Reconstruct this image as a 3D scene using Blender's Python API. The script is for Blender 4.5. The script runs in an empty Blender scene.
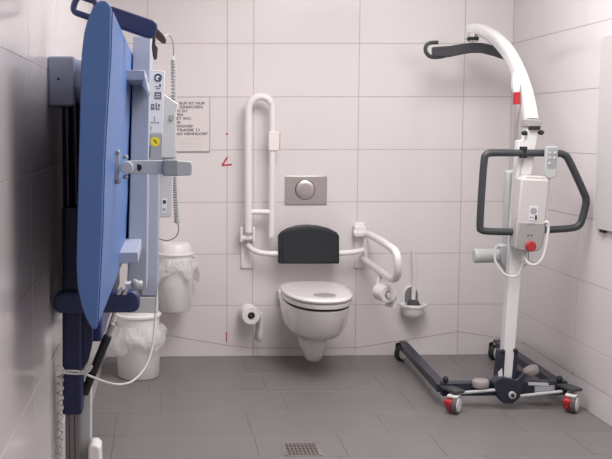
import bpy, bmesh, math, random
from mathutils import Vector, Matrix
random.seed(4)
PI = math.pi
C = bpy.context.scene.collection

# ------------------------------------------------------------------ camera solve (metres; back wall is y = 0)
F, PX, PY = 915.467, 186.346, 210.870
YAW, PITCH, ROLL = .0185, .0888, -.0021
EYE = Vector((.3746, -5.2301, 1.3176))
fw = Vector((math.sin(YAW)*math.cos(PITCH), math.cos(YAW)*math.cos(PITCH), -math.sin(PITCH)))
rt = Vector((math.cos(YAW), -math.sin(YAW), 0)); up = rt.cross(fw)
R2 = rt*math.cos(ROLL) + up*math.sin(ROLL); U2 = -rt*math.sin(ROLL) + up*math.cos(ROLL)

def at(x, y, Y):
    """measured point of the photo at a known depth Y in the room"""
    d = fw + R2*((x-PX)/F) + U2*((PY-y)/F)
    return EYE + d*((Y-EYE.y)/d.y)

cd = bpy.data.cameras.new('camera'); cam = bpy.data.objects.new('camera', cd); C.objects.link(cam)
cd.sensor_width = 36; cd.lens = F/612*36
cd.shift_x = (306-PX)/612; cd.shift_y = (PY-229.5)/612
cd.clip_start = .05
M = Matrix((R2, U2, -fw)).transposed().to_4x4(); M.translation = EYE
cam.matrix_world = M
bpy.context.scene.camera = cam

# ------------------------------------------------------------------ materials
def mat(name, col, rough=.5, metal=0, noise=0, nscale=20, bump=0, trans=0, spec=.5, coat=0, emit=0, sss=0, alpha=1):
    m = bpy.data.materials.new(name); m.use_nodes = True
    nt = m.node_tree; b = nt.nodes['Principled BSDF']
    b.inputs['Base Color'].default_value = (*col, 1)
    b.inputs['Roughness'].default_value = rough
    b.inputs['Metallic'].default_value = metal
    b.inputs['Specular IOR Level'].default_value = spec
    b.inputs['Coat Weight'].default_value = coat
    b.inputs['Transmission Weight'].default_value = trans
    b.inputs['Alpha'].default_value = alpha
    if emit:
        b.inputs['Emission Color'].default_value = (*col, 1); b.inputs['Emission Strength'].default_value = emit
    if noise or bump:
        tc = nt.nodes.new('ShaderNodeTexCoord'); n = nt.nodes.new('ShaderNodeTexNoise')
        n.inputs['Scale'].default_value = nscale; n.inputs['Detail'].default_value = 4
        nt.links.new(tc.outputs['Object'], n.inputs['Vector'])
        if noise:
            r = nt.nodes.new('ShaderNodeMapRange')
            r.inputs['To Min'].default_value = 1-noise; r.inputs['To Max'].default_value = 1+noise
            nt.links.new(n.outputs['Fac'], r.inputs['Value'])
            h = nt.nodes.new('ShaderNodeHueSaturation'); h.inputs['Color'].default_value = (*col, 1)
            nt.links.new(r.outputs['Result'], h.inputs['Value']); nt.links.new(h.outputs['Color'], b.inputs['Base Color'])
        if bump:
            bp = nt.nodes.new('ShaderNodeBump'); bp.inputs['Strength'].default_value = bump; bp.inputs['Distance'].default_value = .002
            nt.links.new(n.outputs['Fac'], bp.inputs['Height']); nt.links.new(bp.outputs['Normal'], b.inputs['Normal'])
    return m

TILE = mat('white_glazed_tile', (.77, .722, .722), .13, noise=.015, nscale=1.5, bump=.03, spec=.5)
TILE.node_tree.nodes['Principled BSDF'].inputs['IOR'].default_value = 1.6
GROUT = mat('wall_grout', (.50, .43, .43), .9, noise=.08, nscale=9)
FTILE = mat('grey_stoneware', (.190, .176, .175), .42, noise=.10, nscale=6, bump=.08, spec=.5)
FGROUT = mat('floor_grout', (.14, .13, .13), .9)
PLASTER = mat('white_plaster', (.8, .79, .78), .9)
CERAMIC = mat('white_ceramic', (.82, .79, .78), .10, noise=.01, nscale=3, coat=.3)
LIDM = mat('white_duroplast', (.80, .77, .76), .16)
WPLAST = mat('white_plastic', (.80, .78, .77), .32, noise=.01, nscale=5)
NYLON = mat('white_nylon_tube', (.84, .80, .79), .3)
CUSH = mat('anthracite_foam', (.018, .02, .024), .45, noise=.1, nscale=60, bump=.15)
STEEL = mat('brushed_steel', (.72, .67, .66), .3, 1, noise=.08, nscale=60)
CHROME = mat('chrome', (.75, .74, .74), .15, 1)
PAPER = mat('tissue_paper', (.85, .82, .81), .95, noise=.02, nscale=40, bump=.2)
CARD = mat('brown_cardboard', (.30, .24, .2), .9)
BLACK = mat('black_rubber', (.015, .015, .017), .6)
DGREY = mat('dark_grey_bristle', (.07, .07, .075), .8, noise=.3, nscale=200, bump=.6)
RED = mat('red_plastic', (.46, .025, .035), .35)
REDINK = mat('red_marker', (.60, .06, .09), .8)
PENCIL = mat('faded_red_line', (.42, .24, .24), .9)
BLUE = mat('blue_vinyl', (.075, .168, .42), .45, noise=.03, nscale=8, bump=.05)
NAVY = mat('navy_powder_coat', (.008, .012, .055), .4)
NAVYP = mat('navy_plastic', (.022, .034, .12), .38)
GREYM = mat('light_grey_powder_coat', (.40, .43, .53), .42, noise=.02, nscale=10)
BOXG = mat('blue_grey_housing', (.29, .32, .44), .45, noise=.04, nscale=8)
LGREY = mat('light_grey_plastic', (.56, .57, .58), .4)
MGREY = mat('mid_grey_plastic', (.36, .37, .39), .45)
TUBEM = mat('anodised_tube', (.23, .20, .21), .35, .6)
DTUBE = mat('dark_tube', (.05, .05, .07), .25, .8)
CABLE = mat('grey_cable', (.42, .43, .43), .5)
WCABLE = mat('white_cable', (.72, .71, .70), .45)
LABELW = mat('white_sticker', (.74, .75, .79), .5)
LABELG = mat('grey_sticker', (.36, .37, .41), .5)
INK = mat('black_ink', (.03, .03, .035), .7)
FAINT = mat('faint_grey_ink', (.48, .46, .46), .7)
YELLOW = mat('yellow_sticker', (.80, .66, .04), .5)
LEATHER = mat('brown_leather', (.12, .08, .075), .6)
HWHITE = mat('white_powder_coat', (.78, .77, .765), .22)
HNAVY = mat('dark_base_paint', (.020, .024, .042), .35)
HGREY = mat('dark_grey_grip', (.045, .05, .055), .42)
BARBLK = mat('black_spreader_bar', (.035, .035, .042), .4)
HBOX = mat('warm_grey_housing', (.60, .57, .56), .35, noise=.01, nscale=5)
HBOXD = mat('grey_lower_housing', (.36, .35, .34), .4)
ACT = mat('grey_actuator', (.52, .53, .53), .4)
PAD = mat('beige_grey_rubber', (.36, .32, .31), .6)
SIGNM = mat('white_sign_board', (.74, .69, .68), .35)
SIGNE = mat('grey_sign_edge', (.36, .34, .34), .5)
ROOMW = mat('matt_white_panel', (.86, .84, .83), .4)
LAMP = mat('lamp_diffuser', (1, .97, .95), .5, emit=1.2)
DRAIN = mat('steel_grate', (.42, .36, .34), .35, .7)
DARKHOLE = mat('dark_drain', (.05, .045, .045), .8)
def bag_mat():
    m = bpy.data.materials.new('thin_white_bag'); m.use_nodes = True; nt = m.node_tree
    b = nt.nodes['Principled BSDF']; out = nt.nodes['Material Output']
    b.inputs['Base Color'].default_value = (.88, .87, .87, 1); b.inputs['Roughness'].default_value = .3
    tr = nt.nodes.new('ShaderNodeBsdfTransparent'); tl = nt.nodes.new('ShaderNodeBsdfTranslucent')
    tl.inputs['Color'].default_value = (.9, .9, .9, 1)
    m1 = nt.nodes.new('ShaderNodeMixShader'); m1.inputs[0].default_value = .3
    nt.links.new(b.outputs[0], m1.inputs[1]); nt.links.new(tl.outputs[0], m1.inputs[2])
    m2 = nt.nodes.new('ShaderNodeMixShader'); m2.inputs[0].default_value = .28
    nt.links.new(m1.outputs[0], m2.inputs[1]); nt.links.new(tr.outputs[0], m2.inputs[2])
    tc = nt.nodes.new('ShaderNodeTexCoord'); n = nt.nodes.new('ShaderNodeTexNoise'); n.inputs['Scale'].default_value = 22; n.inputs['Detail'].default_value = 3; n.inputs['Distortion'].default_value = 1.5
    bp = nt.nodes.new('ShaderNodeBump'); bp.inputs['Strength'].default_value = .9; bp.inputs['Distance'].default_value = .012
    nt.links.new(tc.outputs['Object'], n.inputs['Vector']); nt.links.new(n.outputs['Fac'], bp.inputs['Height']); nt.links.new(bp.outputs['Normal'], b.inputs['Normal'])
    nt.links.new(m2.outputs[0], out.inputs[0]); return m
BAG = bag_mat()

# ------------------------------------------------------------------ mesh helpers
def V(*a): return Vector(a)
def smooth_path(pts, n=6, closed=False):
    pts = [Vector(p) for p in pts]; out = []
    N = len(pts); rng = range(N if closed else N-1)
    for i in rng:
        if closed: p0, p1, p2, p3 = pts[i-1], pts[i], pts[(i+1) % N], pts[(i+2) % N]
        else: p0, p1, p2, p3 = pts[max(i-1, 0)], pts[i], pts[i+1], pts[min(i+2, N-1)]
        for k in range(n):
            t = k/n
            out.append(.5*((2*p1)+(p2-p0)*t+(2*p0-5*p1+4*p2-p3)*t*t+(3*p1-p0-3*p2+p3)*t**3))
    if not closed: out.append(pts[-1])
    return out
def round_corners(pts, r, n=6, closed=False):
    pts = [Vector(p) for p in pts]; out = []; N = len(pts)
    for i, p in enumerate(pts):
        if not closed and i in (0, N-1): out.append(p); continue
        a = pts[i-1]-p; b = pts[(i+1) % N]-p
        ra = min(r, a.length*.49, b.length*.49)
        A = p+a.normalized()*ra; B = p+b.normalized()*ra
        for k in range(n+1):
            t = k/n; out.append(A*(1-t)**2+p*2*t*(1-t)+B*t*t)
    return out

class MB:
    def __init__(s): s.bm = bmesh.new(); s.mi = 0
    def _new(s, vs, mi=None):
        mi = s.mi if mi is None else mi
        fs = set(f for v in vs for f in v.link_faces)
        for f in fs: f.material_index = mi
    def box(s, c, size, rot=None, mi=None):
        m = Matrix.Translation(Vector(c)) @ (rot.to_4x4() if rot else Matrix()) @ Matrix.Diagonal((*size, 1))
        g = bmesh.ops.create_cube(s.bm, size=1, matrix=m); s._new(g['verts'], mi); return s
    def bb(s, a, b, mi=None):
        a, b = Vector(a), Vector(b)
        return s.box((a+b)/2, [abs(q) for q in (b-a)], mi=mi)
    def bar(s, a, b, w, h, roll=0, mi=None):
        a, b = Vector(a), Vector(b); d = b-a
        q = d.to_track_quat('Z', 'Y').to_matrix() @ Matrix.Rotation(roll, 3, 'Z')
        return s.box((a+b)/2, (w, h, d.length), q, mi)
    def cyl(s, a, b, r, r2=None, n=24, mi=None):
        a, b = Vector(a), Vector(b); d = b-a
        m = Matrix.Translation((a+b)/2) @ d.to_track_quat('Z', 'Y').to_matrix().to_4x4()
        g = bmesh.ops.create_cone(s.bm, cap_ends=True, segments=n, radius1=r, radius2=r if r2 is None else r2, depth=d.length, matrix=m)
        s._new(g['verts'], mi); return s
    def sph(s, c, r, sc=(1, 1, 1), rot=None, mi=None, n=20):
        m = Matrix.Translation(Vector(c)) @ (rot.to_4x4() if rot else Matrix()) @ Matrix.Diagonal((*sc, 1))
        g = bmesh.ops.create_uvsphere(s.bm, u_segments=n, v_segments=n//2+2, radius=r, matrix=m); s._new(g['verts'], mi); return s
    def tube(s, pts, r, n=14, closed=False, mi=None, flat=1):
        pts = [Vector(p) for p in pts]
        pts = [p for i, p in enumerate(pts) if i == 0 or (p-pts[i-1]).length > 1e-7]
        N = len(pts); mi = s.mi if mi is None else mi
        rr = r if callable(r) else (lambda t: r)
        rings = []; t0 = None; nrm = None
        for i, p in enumerate(pts):
            if closed: t = (pts[(i+1) % N]-pts[i-1])
            else: t = pts[min(i+1, N-1)]-pts[max(i-1, 0)]
            if t.length < 1e-9: t = t0
            t = t.normalized()
            if nrm is None: nrm = t.orthogonal().normalized()
            else:
                nrm = t0.rotation_difference(t) @ nrm
                nrm = (nrm-t*nrm.dot(t)).normalized()
            t0 = t; bn = t.cross(nrm)
            R = rr(i/max(1, N-1))
            rings.append([s.bm.verts.new(p+nrm*R*math.cos(2*PI*k/n)+bn*R*flat*math.sin(2*PI*k/n)) for k in range(n)])
        for i in range(N if closed else N-1):
            A, B = rings[i], rings[(i+1) % N]
            off = 0
            if closed and i == N-1:
                off = min(range(n), key=lambda o: sum((A[k].co-B[(k+o) % n].co).length for k in range(n)))
            for k in range(n):
                f = s.bm.faces.new((A[k], A[(k+1) % n], B[(k+1+off) % n], B[(k+off) % n])); f.material_index = mi
        if not closed:
            f = s.bm.faces.new(rings[0][::-1]); f.material_index = mi
            f = s.bm.faces.new(rings[-1]); f.material_index = mi
        return s
    def loft(s, rings, cap=(True, True), mi=None):
        mi = s.mi if mi is None else mi
        R = [[s.bm.verts.new(Vector(p)) for p in ring] for ring in rings]; n = len(R[0])
        for A, B in zip(R, R[1:]):
            for k in range(n):
                f = s.bm.faces.new((A[k], A[(k+1) % n], B[(k+1) % n], B[k])); f.material_index = mi
        if cap[0]: s.bm.faces.new(R[0][::-1]).material_index = mi
        if cap[1]: s.bm.faces.new(R[-1]).material_index = mi
        return s
    def prism(s, poly, d, mi=None):
        """closed polygon of 3-D points swept by vector d"""
        d = Vector(d); return s.loft([[Vector(p) for p in poly], [Vector(p)+d for p in poly]], mi=mi)
    def lathe(s, c, prof, n=40, axis='Z', wob=None, mi=None, cap=(True, True)):
        c = Vector(c); rings = []
        for j, (r, z) in enumerate(prof):
            ring = []
            for k in range(n):
                a = 2*PI*k/n; q = r*(1+(wob(j, a) if wob else 0))
                if axis == 'Z': ring.append(c+V(q*math.cos(a), q*math.sin(a), z))
                elif axis == 'X': ring.append(c+V(z, q*math.cos(a), q*math.sin(a)))
                else: ring.append(c+V(q*math.cos(a), z, q*math.sin(a)))
            rings.append(ring)
        return s.loft(rings, cap, mi)
    def build(s, name, mats, parent=None, bevel=0, seg=3, sub=0, ang=35, solid=0):
        me = bpy.data.meshes.new(name)
        bmesh.ops.recalc_face_normals(s.bm, faces=s.bm.faces[:])
        s.bm.to_mesh(me); s.bm.free()
        for m in (mats if isinstance(mats, (list, tuple)) else [mats]): me.materials.append(m)
        for p in me.polygons: p.use_smooth = True
        me.set_sharp_from_angle(angle=math.radians(ang))
        o = bpy.data.objects.new(name, me); C.objects.link(o)
        if solid:
            md = o.modifiers.new('solid', 'SOLIDIFY'); md.thickness = solid
        if bevel:
            md = o.modifiers.new('bevel', 'BEVEL'); md.width = bevel; md.segments = seg; md.limit_method = 'ANGLE'; md.angle_limit = math.radians(40)
            md.harden_normals = False
        if sub:
            md = o.modifiers.new('sub', 'SUBSURF'); md.levels = sub; md.render_levels = sub
        if parent:
            o.parent = parent
            o.matrix_parent_inverse = parent.matrix_world.inverted() if parent.type != 'EMPTY' else Matrix.Translation(-Vector(parent.location))
        return o

def tag(o, label, cat, group=None, kind=None):
    o['label'] = label; o['category'] = cat
    if group: o['group'] = group
    if kind: o['kind'] = kind
    return o
def thing(name, loc, label, cat, group=None):
    o = bpy.data.objects.new(name, None); C.objects.link(o); o.location = loc; o.empty_display_size = .1
    return tag(o, label, cat, group)
def struct(o): o['kind'] = 'structure'; return o
def text(body, mate, origin, xdir, updir, size, parent, name='lettering', width=None, bold=.0, align='LEFT'):
    cu = bpy.data.curves.new('t', 'FONT'); cu.body = body; cu.size = size; cu.extrude = .0003; cu.offset = bold; cu.align_x = align
    ob = bpy.data.objects.new('t', cu); C.objects.link(ob)
    bpy.context.view_layer.update()
    me = bpy.data.meshes.new_from_object(ob.evaluated_get(bpy.context.evaluated_depsgraph_get()))
    bpy.data.objects.remove(ob); bpy.data.curves.remove(cu)
    xs = [v.co.x for v in me.vertices]
    x = Vector(xdir).normalized(); u = Vector(updir).normalized(); n = x.cross(u)
    sx = 1
    if width and xs: sx = width/(max(xs)-min(xs))
    x0 = min(xs) if width else 0
    for v in me.vertices:
        v.co = Vector(origin)+x*((v.co.x-x0)*sx)+u*v.co.y+n*v.co.z
    return me
def join_meshes(mes, name, mate, parent):
    bm = bmesh.new()
    for me in mes: bm.from_mesh(me); bpy.data.meshes.remove(me)
    me = bpy.data.meshes.new(name); bm.to_mesh(me); bm.free(); me.materials.append(mate)
    o = bpy.data.objects.new(name, me); C.objects.link(o)
    o.parent = parent
    o.matrix_parent_inverse = Matrix.Translation(-Vector(parent.location))
    return o

# ------------------------------------------------------------------ room
W, DEEP, H = 2.33, 6.6, 2.62
def tiles_on(o_, ux, uy, n, us, vs, gap=.0035, th=.0012, mb=None):
    """tiles between grid lines us (along ux) and vs (along uy)"""
    o_, ux, uy, n = map(Vector, (o_, ux, uy, n))
    for j in range(len(vs)-1):
        uu = us[j] if isinstance(us[0], list) else us
        for i in range(len(uu)-1):
            a, b = uu[i]+gap/2, uu[i+1]-gap/2; c, d = vs[j]+gap/2, vs[j+1]-gap/2
            if b-a < .01 or d-c < .01: continue
            P = [o_+ux*s_+uy*t_ for s_, t_ in ((a, c), (b, c), (b, d), (a, d))]
            e = .0008
            Q = [o_+ux*s_+uy*t_+n*th for s_, t_ in ((a+e, c+e), (b-e, c+e), (b-e, d-e), (a+e, d-e))]
            mb.loft([P, Q], cap=(False, True), mi=1)
def grid(a, b, first, step):
    g = [a]; x = first
    while x < b-1e-4:
        if x > a+1e-4: g.append(x)
        x += step
    return g+[b]
zs = grid(0, H, .3, .3)
def slab(name, a, b, back, tile_args, mats):
    m = MB(); m.bb(a, b, mi=0)
    if tile_args: tiles_on(*tile_args, mb=m)
    return struct(m.build(name, mats))
slab('wall_back', (-.1, .0, -.1), (W+.1, .1, H+.1), 0, ((0, 0, 0), (1, 0, 0), (0, 0, 1), (0, -1, 0), grid(0, W, .2543, .6), zs), [GROUT, TILE])
slab('wall_left', (-.1, -DEEP, -.1), (0, 0, H+.1), 0, ((0, 0, 0), (0, -1, 0), (0, 0, 1), (1, 0, 0), grid(0, DEEP, .36, .6), zs), [GROUT, TILE])
slab('wall_right', (W, -DEEP, -.1), (W+.1, 0, H+.1), 0, ((W, 0, 0), (0, -1, 0), (0, 0, 1), (-1, 0, 0), grid(0, DEEP, .32, .6), zs), [GROUT, TILE])
slab('wall_front', (-.1, -DEEP-.1, -.1), (W+.1, -DEEP, H+.1), 0, ((0, -DEEP, 0), (1, 0, 0), (0, 0, 1), (0, 1, 0), grid(0, W, .3, .6), zs), [GROUT, TILE])
struct(MB().bb((-.1, -DEEP-.1, H), (W+.1, .1, H+.1)).build('ceiling', PLASTER))
# floor rows running away from the wall, staggered joints
rows = [0, .385, .725, 1.06, 1.365, 1.65]
while rows[-1] < DEEP: rows.append(min(DEEP, rows[-1]+.3))
starts = [.195, .266, .33, .128, .134]
us = []
for i in range(len(rows)-1):
    if i == 4: us.append([0, .134, .734, 1.095, 1.495, 2.095, W])
    else: us.append(grid(0, W, starts[i] if i < 5 else (.05+.2*(i % 3)), .6))
mf = MB(); mf.bb((-.1, -DEEP-.1, -.1), (W+.1, .1, -.0012), mi=0)
tiles_on((0, 0, -.0012), (1, 0, 0), (0, -1, 0), (0, 0, 1), us, rows, gap=.0025, th=.0012, mb=mf)
struct(mf.build('floor', [FGROUT, FTILE]))

# floor drain
dr = thing('floor_drain', (.915, -1.56, 0), 'small square steel floor drain with slotted grate, in the floor in front of the toilet', 'drain')
MB().bb((.845, -1.633, 0), (.985, -1.492, .0012)).build('grate_backing', DARKHOLE, dr)
g = MB()
for a, b in (((.84, -1.64), (.99, -1.632)), ((.84, -1.494), (.99, -1.486)), ((.84, -1.64), (.848, -1.486)), ((.982, -1.64), (.99, -1.486))):
    g.bb((a[0], a[1], 0), (b[0], b[1], .003))
for k in range(9):
    g.bb((.85+k*.016, -1.632, .0005), (.855+k*.016, -1.494, .0028))
for k in range(4):
    g.bb((.848, -1.61+k*.032, .0005), (.982, -1.604+k*.032, .0028))
g.build('grate', DRAIN, dr)

# ceiling lights (lamps with real fixtures)
for i, (x, y, e) in enumerate(((1.3, -1.75, 42), (1.72, -3.2, 20), (1.3, -5.6, 7))):
    t = thing('ceiling_light', (x, y, H), ('square white ceiling light panel above the toilet and hoist', 'square white ceiling light panel in the middle of the room', 'square white ceiling light panel near the entrance')[i], 'light')
    m = MB(); S = .62
    for a, b in (((-S, -S), (S, -S+.02)), ((-S, S-.02), (S, S)), ((-S, -S+.02), (-S+.02, S-.02)), ((S-.02, -S+.02), (S, S-.02))):
        m.bb((x+a[0], y+a[1], H-.03), (x+b[0], y+b[1], H))
    m.build('light_frame', ROOMW, t)
    MB().bb((x-.6, y-.6, H-.012), (x+.6, y+.6, H-.002)).build('diffuser', LAMP, t)
    ld = bpy.data.lights.new('ceiling_lamp', 'AREA'); ld.shape = 'SQUARE'; ld.size = 1.16; ld.energy = e; ld.color = (1, .975, .965)
    lo = bpy.data.objects.new('lamp', ld); C.objects.link(lo); lo.location = (0, 0, -.035); lo.parent = t

w = bpy.data.worlds.new('world'); bpy.context.scene.world = w; w.use_nodes = True
w.node_tree.nodes['Background'].inputs[0].default_value = (.8, .8, .85, 1); w.node_tree.nodes['Background'].inputs[1].default_value = .1

# ------------------------------------------------------------------ marker lines on the tiles
def wall_strip(pts, n, w_=.0022):
    m = MB(); n = Vector(n)
    for a, b in zip(pts, pts[1:]):
        a, b = Vector(a), Vector(b); d = (b-a).normalized(); s_ = d.cross(n)*w_/2
        P = [a-s_, b-s_, b+s_, a+s_]
        m.loft([[p+n*.0013 for p in P], [p+n*.0021 for p in P]])
    return m
bx_, by_ = lambda x, y: at(x, y, 0), None
o = wall_strip([V(.704, 0, H), V(.706, 0, .068)], (0, -1, 0)).build('marker_line', PENCIL)
tag(o, 'thin reddish vertical line running down the back wall tiles left of the grab rail', 'line')
def dots(pts, n, r=.005):
    m = MB(); n = Vector(n)
    for p in pts: m.cyl(Vector(p)+n*.001, Vector(p)+n*.0026, r, n=12)
    return m
P0, P1, P2, P3, P4, P5 = at(170, 335.7, 0), at(226, 345, 0), at(252.5, 348, 0), at(356.5, 347.6, 0), at(458.5, 331.5, 0), V(W, 0, .095)
for p in (P0, P1, P2, P3, P4, P5): p.y = 0
# start of the line lies behind the bins
o = thing('marker_line', P1, 'thin reddish marker line zigzagging low along the back wall', 'line')
wall_strip([V(0, 0, P0.z+.05), P0, P1, P2, P3, P4, P5], (0, -1, 0), .0024).build('line', PENCIL, o)
for p_ in (P2, P3, P4): dots([p_], (0, -1, 0), .004).build('dot', PENCIL, o)
def atX(x, y, X):
    d = fw + R2*((x-PX)/F) + U2*((PY-y)/F); return EYE + d*((X-EYE.x)/d.x)
Q = [V(W, 0, .095), V(W, atX(524, 343, W).y, atX(524, 343, W).z), atX(573, 373.5, W), atX(612, 397, W)]
o = thing('marker_line', Q[1], 'thin reddish marker line sloping low along the right wall behind the hoist', 'line')
wall_strip(Q, (-1, 0, 0), .0024).build('line', PENCIL, o)
for p_ in Q[1:3]: dots([p_], (-1, 0, 0), .007).build('dot', PENCIL, o)
p = at(227, 134, 0); q = at(226.3, 336, 0)
tag(dots([V(p.x, 0, p.z)], (0, -1, 0), .006).build('marker_dot', REDINK), 'small red dot on the back wall tile above the red arrow mark', 'mark')
tag(wall_strip([V(q.x, 0, q.z+.025), V(q.x, 0, q.z-.035)], (0, -1, 0), .006).build('marker_dash', REDINK), 'short red dash on the thin vertical line near the floor', 'mark')
a, b, c = at(227.5, 157, 0), at(222, 165.5, 0), at(232, 164.5, 0)
tag(wall_strip([V(a.x, 0, a.z), V(b.x, 0, b.z), V(c.x, 0, c.z)], (0, -1, 0), .010).build('marker_arrow', REDINK), 'hand drawn red angle mark on the back wall tile right of the sign', 'mark')

# ------------------------------------------------------------------ sign with text
s0, s1 = at(150, 97, 0), at(210, 152, 0)
sg = thing('wall_sign', (s1.x, 0, s1.z), 'square white notice sign with black German capitals on the back wall', 'sign')
MB().bb((s0.x, -.008, s1.z), (s1.x, -.001, s0.z)).build('backing', SIGNE, sg)
MB().bb((s0.x+.004, -.0095, s1.z+.006), (s1.x-.004, -.007, s0.z-.003)).build('panel', SIGNM, sg)
lines = [('RUF IST NUR', 179.5, 205), ('ZINISCHEN', 179.5, 202.5), ('H ZU', 177.5, 187), ('EN', 177.5, 183), ('RT WC:', 176.5, 191), ('S', 176.5, 180.5), ('NNDORF', 176.5, 193), ('TRASSE 11', 176.5, 199.5), ('BAD NENNDORF', 174.5, 207.5)]
ms = []
for i, (s_, xa, xb) in enumerate(lines):
    y = 104.5+i*3.82
    A = at(xa, y, -.0098); B = at(xb, y, -.0098)
    ms.append(text(s_, INK, A, (1, 0, 0), (0, 0, 1), .0205, sg, width=B.x-A.x, bold=.0005))
join_meshes(ms, 'lettering', mat('dark_grey_print', (.09, .085, .09), .7), sg)
m = MB()
for (xa, xb, y) in ((179, 204, 139), (175, 190, 142), (179, 200, 144), (182, 201, 147)):
    A = at(xa, y, -.0098); B = at(xb, y, -.0098); n = 0
    x = A.x
    while x < B.x: m.box((x, -.0098, A.z), (.0035, .0008, .003)); x += .008
m.build('raised_dots', FAINT, sg)

# ------------------------------------------------------------------ flush plate
a, b = at(285, 176, 0), at(326.5, 204, 0)
fp = thing('flush_plate', ((a.x+b.x)/2, 0, b.z), 'brushed steel flush plate with one round button above the toilet backrest', 'flush plate')
MB().bb((a.x, -.012, b.z), (b.x, -.001, a.z)).build('plate', STEEL, fp, bevel=.002)
cx, cz = (a.x+b.x)/2-.006, (a.z+b.z)/2+.002
MB().lathe((cx, -.013, cz), [(.0575, 0), (.0575, -.002), (.054, -.002), (.054, .001)], axis='Y', n=48).build('button_ring', DGREY, fp)
MB().lathe((cx, -.012, cz), [(.053, 0), (.053, -.005), (.050, -.0065), (.03, -.007)], axis='Y', n=48).build('button', STEEL, fp)

# ------------------------------------------------------------------ toilet
TX = 1.166
to = thing('wall_toilet', (TX, 0, .05), 'white wall hung toilet with closed lid below the black backrest cushion', 'toilet')
def egg(z, wd, yb, yf, n=48, sq=2.3, shift=0):
    """plan outline: widest towards the middle, flat-ish at the wall"""
    yc = yb+(yf-yb)*.42; ring = []
    for k in range(n):
        a_ = 2*PI*k/n; cx_, sy = math.cos(a_), math.sin(a_)
        ex = 2/2.3
        x = wd*math.copysign(abs(cx_)**ex, cx_)
        if sy > 0: y = yc+(yb-yc)*abs(sy)**(2/3.4)
        else: y = yc+(yf-yc)*abs(sy)**(2/2.1)
        ring.append(V(TX+x+shift, y, z))
    return ring
rings = []
prof = [(.046, .032, -.22, -.32), (.052, .046, -.19, -.345), (.080, .056, -.16, -.37), (.125, .075, -.11, -.395), (.165, .084, -.07, -.41),
        (.190, .090, -.03, -.425), (.205, .118, -.015, -.49), (.220, .140, -.002, -.545), (.245, .158, -.002, -.590), (.290, .171, -.002, -.628), (.34, .179, -.002, -.655), (.375, .180, -.002, -.668), (.392, .181, -.002, -.675), (.398, .178, -.004, -.672)]
for z, wd, yb, yf in prof: rings.append(egg(z, wd, yb, yf))
MB().loft(rings).build('bowl', CERAMIC, to, sub=1, ang=180)
MB().prism([V(TX-.172, -.001, .398), V(TX-.17, -.001, .36), V(TX-.13, -.001, .24), V(TX+.13, -.001, .24), V(TX+.17, -.001, .36), V(TX+.172, -.001, .398)], (0, -.05, 0)).build('wall_flange', CERAMIC, to, bevel=.008)
# seat ring, then lid
MB().loft([egg(.407, .170, -.09, -.670), egg(.410, .180, -.085, -.688), egg(.430, .182, -.085, -.692), egg(.433, .176, -.09, -.684)]).build('seat', LIDM, to, ang=60)
MB().loft([egg(.390, .172, -.095, -.662), egg(.410, .172, -.095, -.662)]).build('seat_gap_shade', BLACK, to)  # black filler stands in for the shade between seat and bowl
MB().loft([egg(.434, .172, -.085, -.68), egg(.439, .184, -.08, -.695), egg(.449, .186, -.078, -.698), egg(.456, .180, -.084, -.69), egg(.459, .160, -.10, -.66), egg(.461, .12, -.15, -.58)]).build('lid', LIDM, to, ang=60)
hp = at(320, 297.5, -.56)
MB().lathe((TX+.01, -.56, .4605), [(.058, 0), (.058, .0016), (.053, .002)], n=32).build('lid_emblem', mat('pale_grey_mark', (.36, .34, .33), .4), to).scale = (1, 1, 1)
for s_ in (-1, 1):
    MB().cyl((TX+s_*.075-.02, -.072, .432), (TX+s_*.075+.02, -.072, .432), .011).build('hinge', CHROME, to, bevel=.002)

# ------------------------------------------------------------------ backrest on bar
ct = thing('padded_back_support', (TX, 0, .65), 'black padded backrest cushion on a white bar between the grab rails', 'back support')
pts = [at(x, y, -.13) for x, y in [(278.5, 264), (278.5, 236), (281, 232.5), (288, 228.5), (297, 226), (308, 225), (319, 226), (329, 228.5), (337, 232.5), (339.5, 236), (339.5, 264)]]
MB().prism(pts, (0, .045, 0)).build('cushion', CUSH, ct, bevel=.009, seg=3)
pin = [p + (V(TX, -.13, .665)-p)*.12 for p in pts]
MB().prism([V(p.x, -.1345, p.z) for p in pin], (0, .02, 0)).build('cushion_panel', CUSH, ct, bevel=.003)
bl = [at(249, 243, -.016), at(249, 246, -.05), at(256, 251.5, -.09), at(268, 253.5, -.1), at(280, 253.5, -.1), at(309, 253.5, -.1), at(338, 253, -.1), at(350, 252.5, -.1), at(360, 251, -.09), at(364.5, 249, -.06), at(364, 246, -.016)]
MB().tube(smooth_path(bl, 5), .0155).build('bar', NYLON, ct)

# ------------------------------------------------------------------ grab rails
def mount_plate(root, x0, x1, z0, z1):
    MB().bb((x0, -.014, z0), (x1, -.001, z1)).build('wall_plate', NYLON, root, bevel=.005)
gl = thing('folding_grab_rail', (.83, 0, .52), 'white folding grab rail tilted up against the wall left of the toilet', 'grab rail', None)
mount_plate(gl, at(241.5, 0, 0).x, at(254, 0, 0).x, at(248, 268, 0).z, at(248, 222, 0).z)
hx0, hx1 = at(241, 0, -.05).x, at(255, 0, -.05).x
hz = at(248, 236, -.06).z
MB().cyl((hx0, -.06, hz-.01), (hx1, -.06, hz-.01), .017).build('hinge_barrel', NYLON, gl, bevel=.003)
for xx in (hx0+.004, hx1-.004):
    MB().prism([V(xx-.006, -.002, hz-.045), V(xx-.006, -.085, hz-.03), V(xx-.006, -.09, hz+.05), V(xx-.006, -.07, hz+.055), V(xx-.006, -.055, hz+.02), V(xx-.006, -.002, hz+.02)], (.012, 0, 0)).build('hinge_cheek', NYLON, gl, bevel=.003)
Yr = -.085
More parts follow.
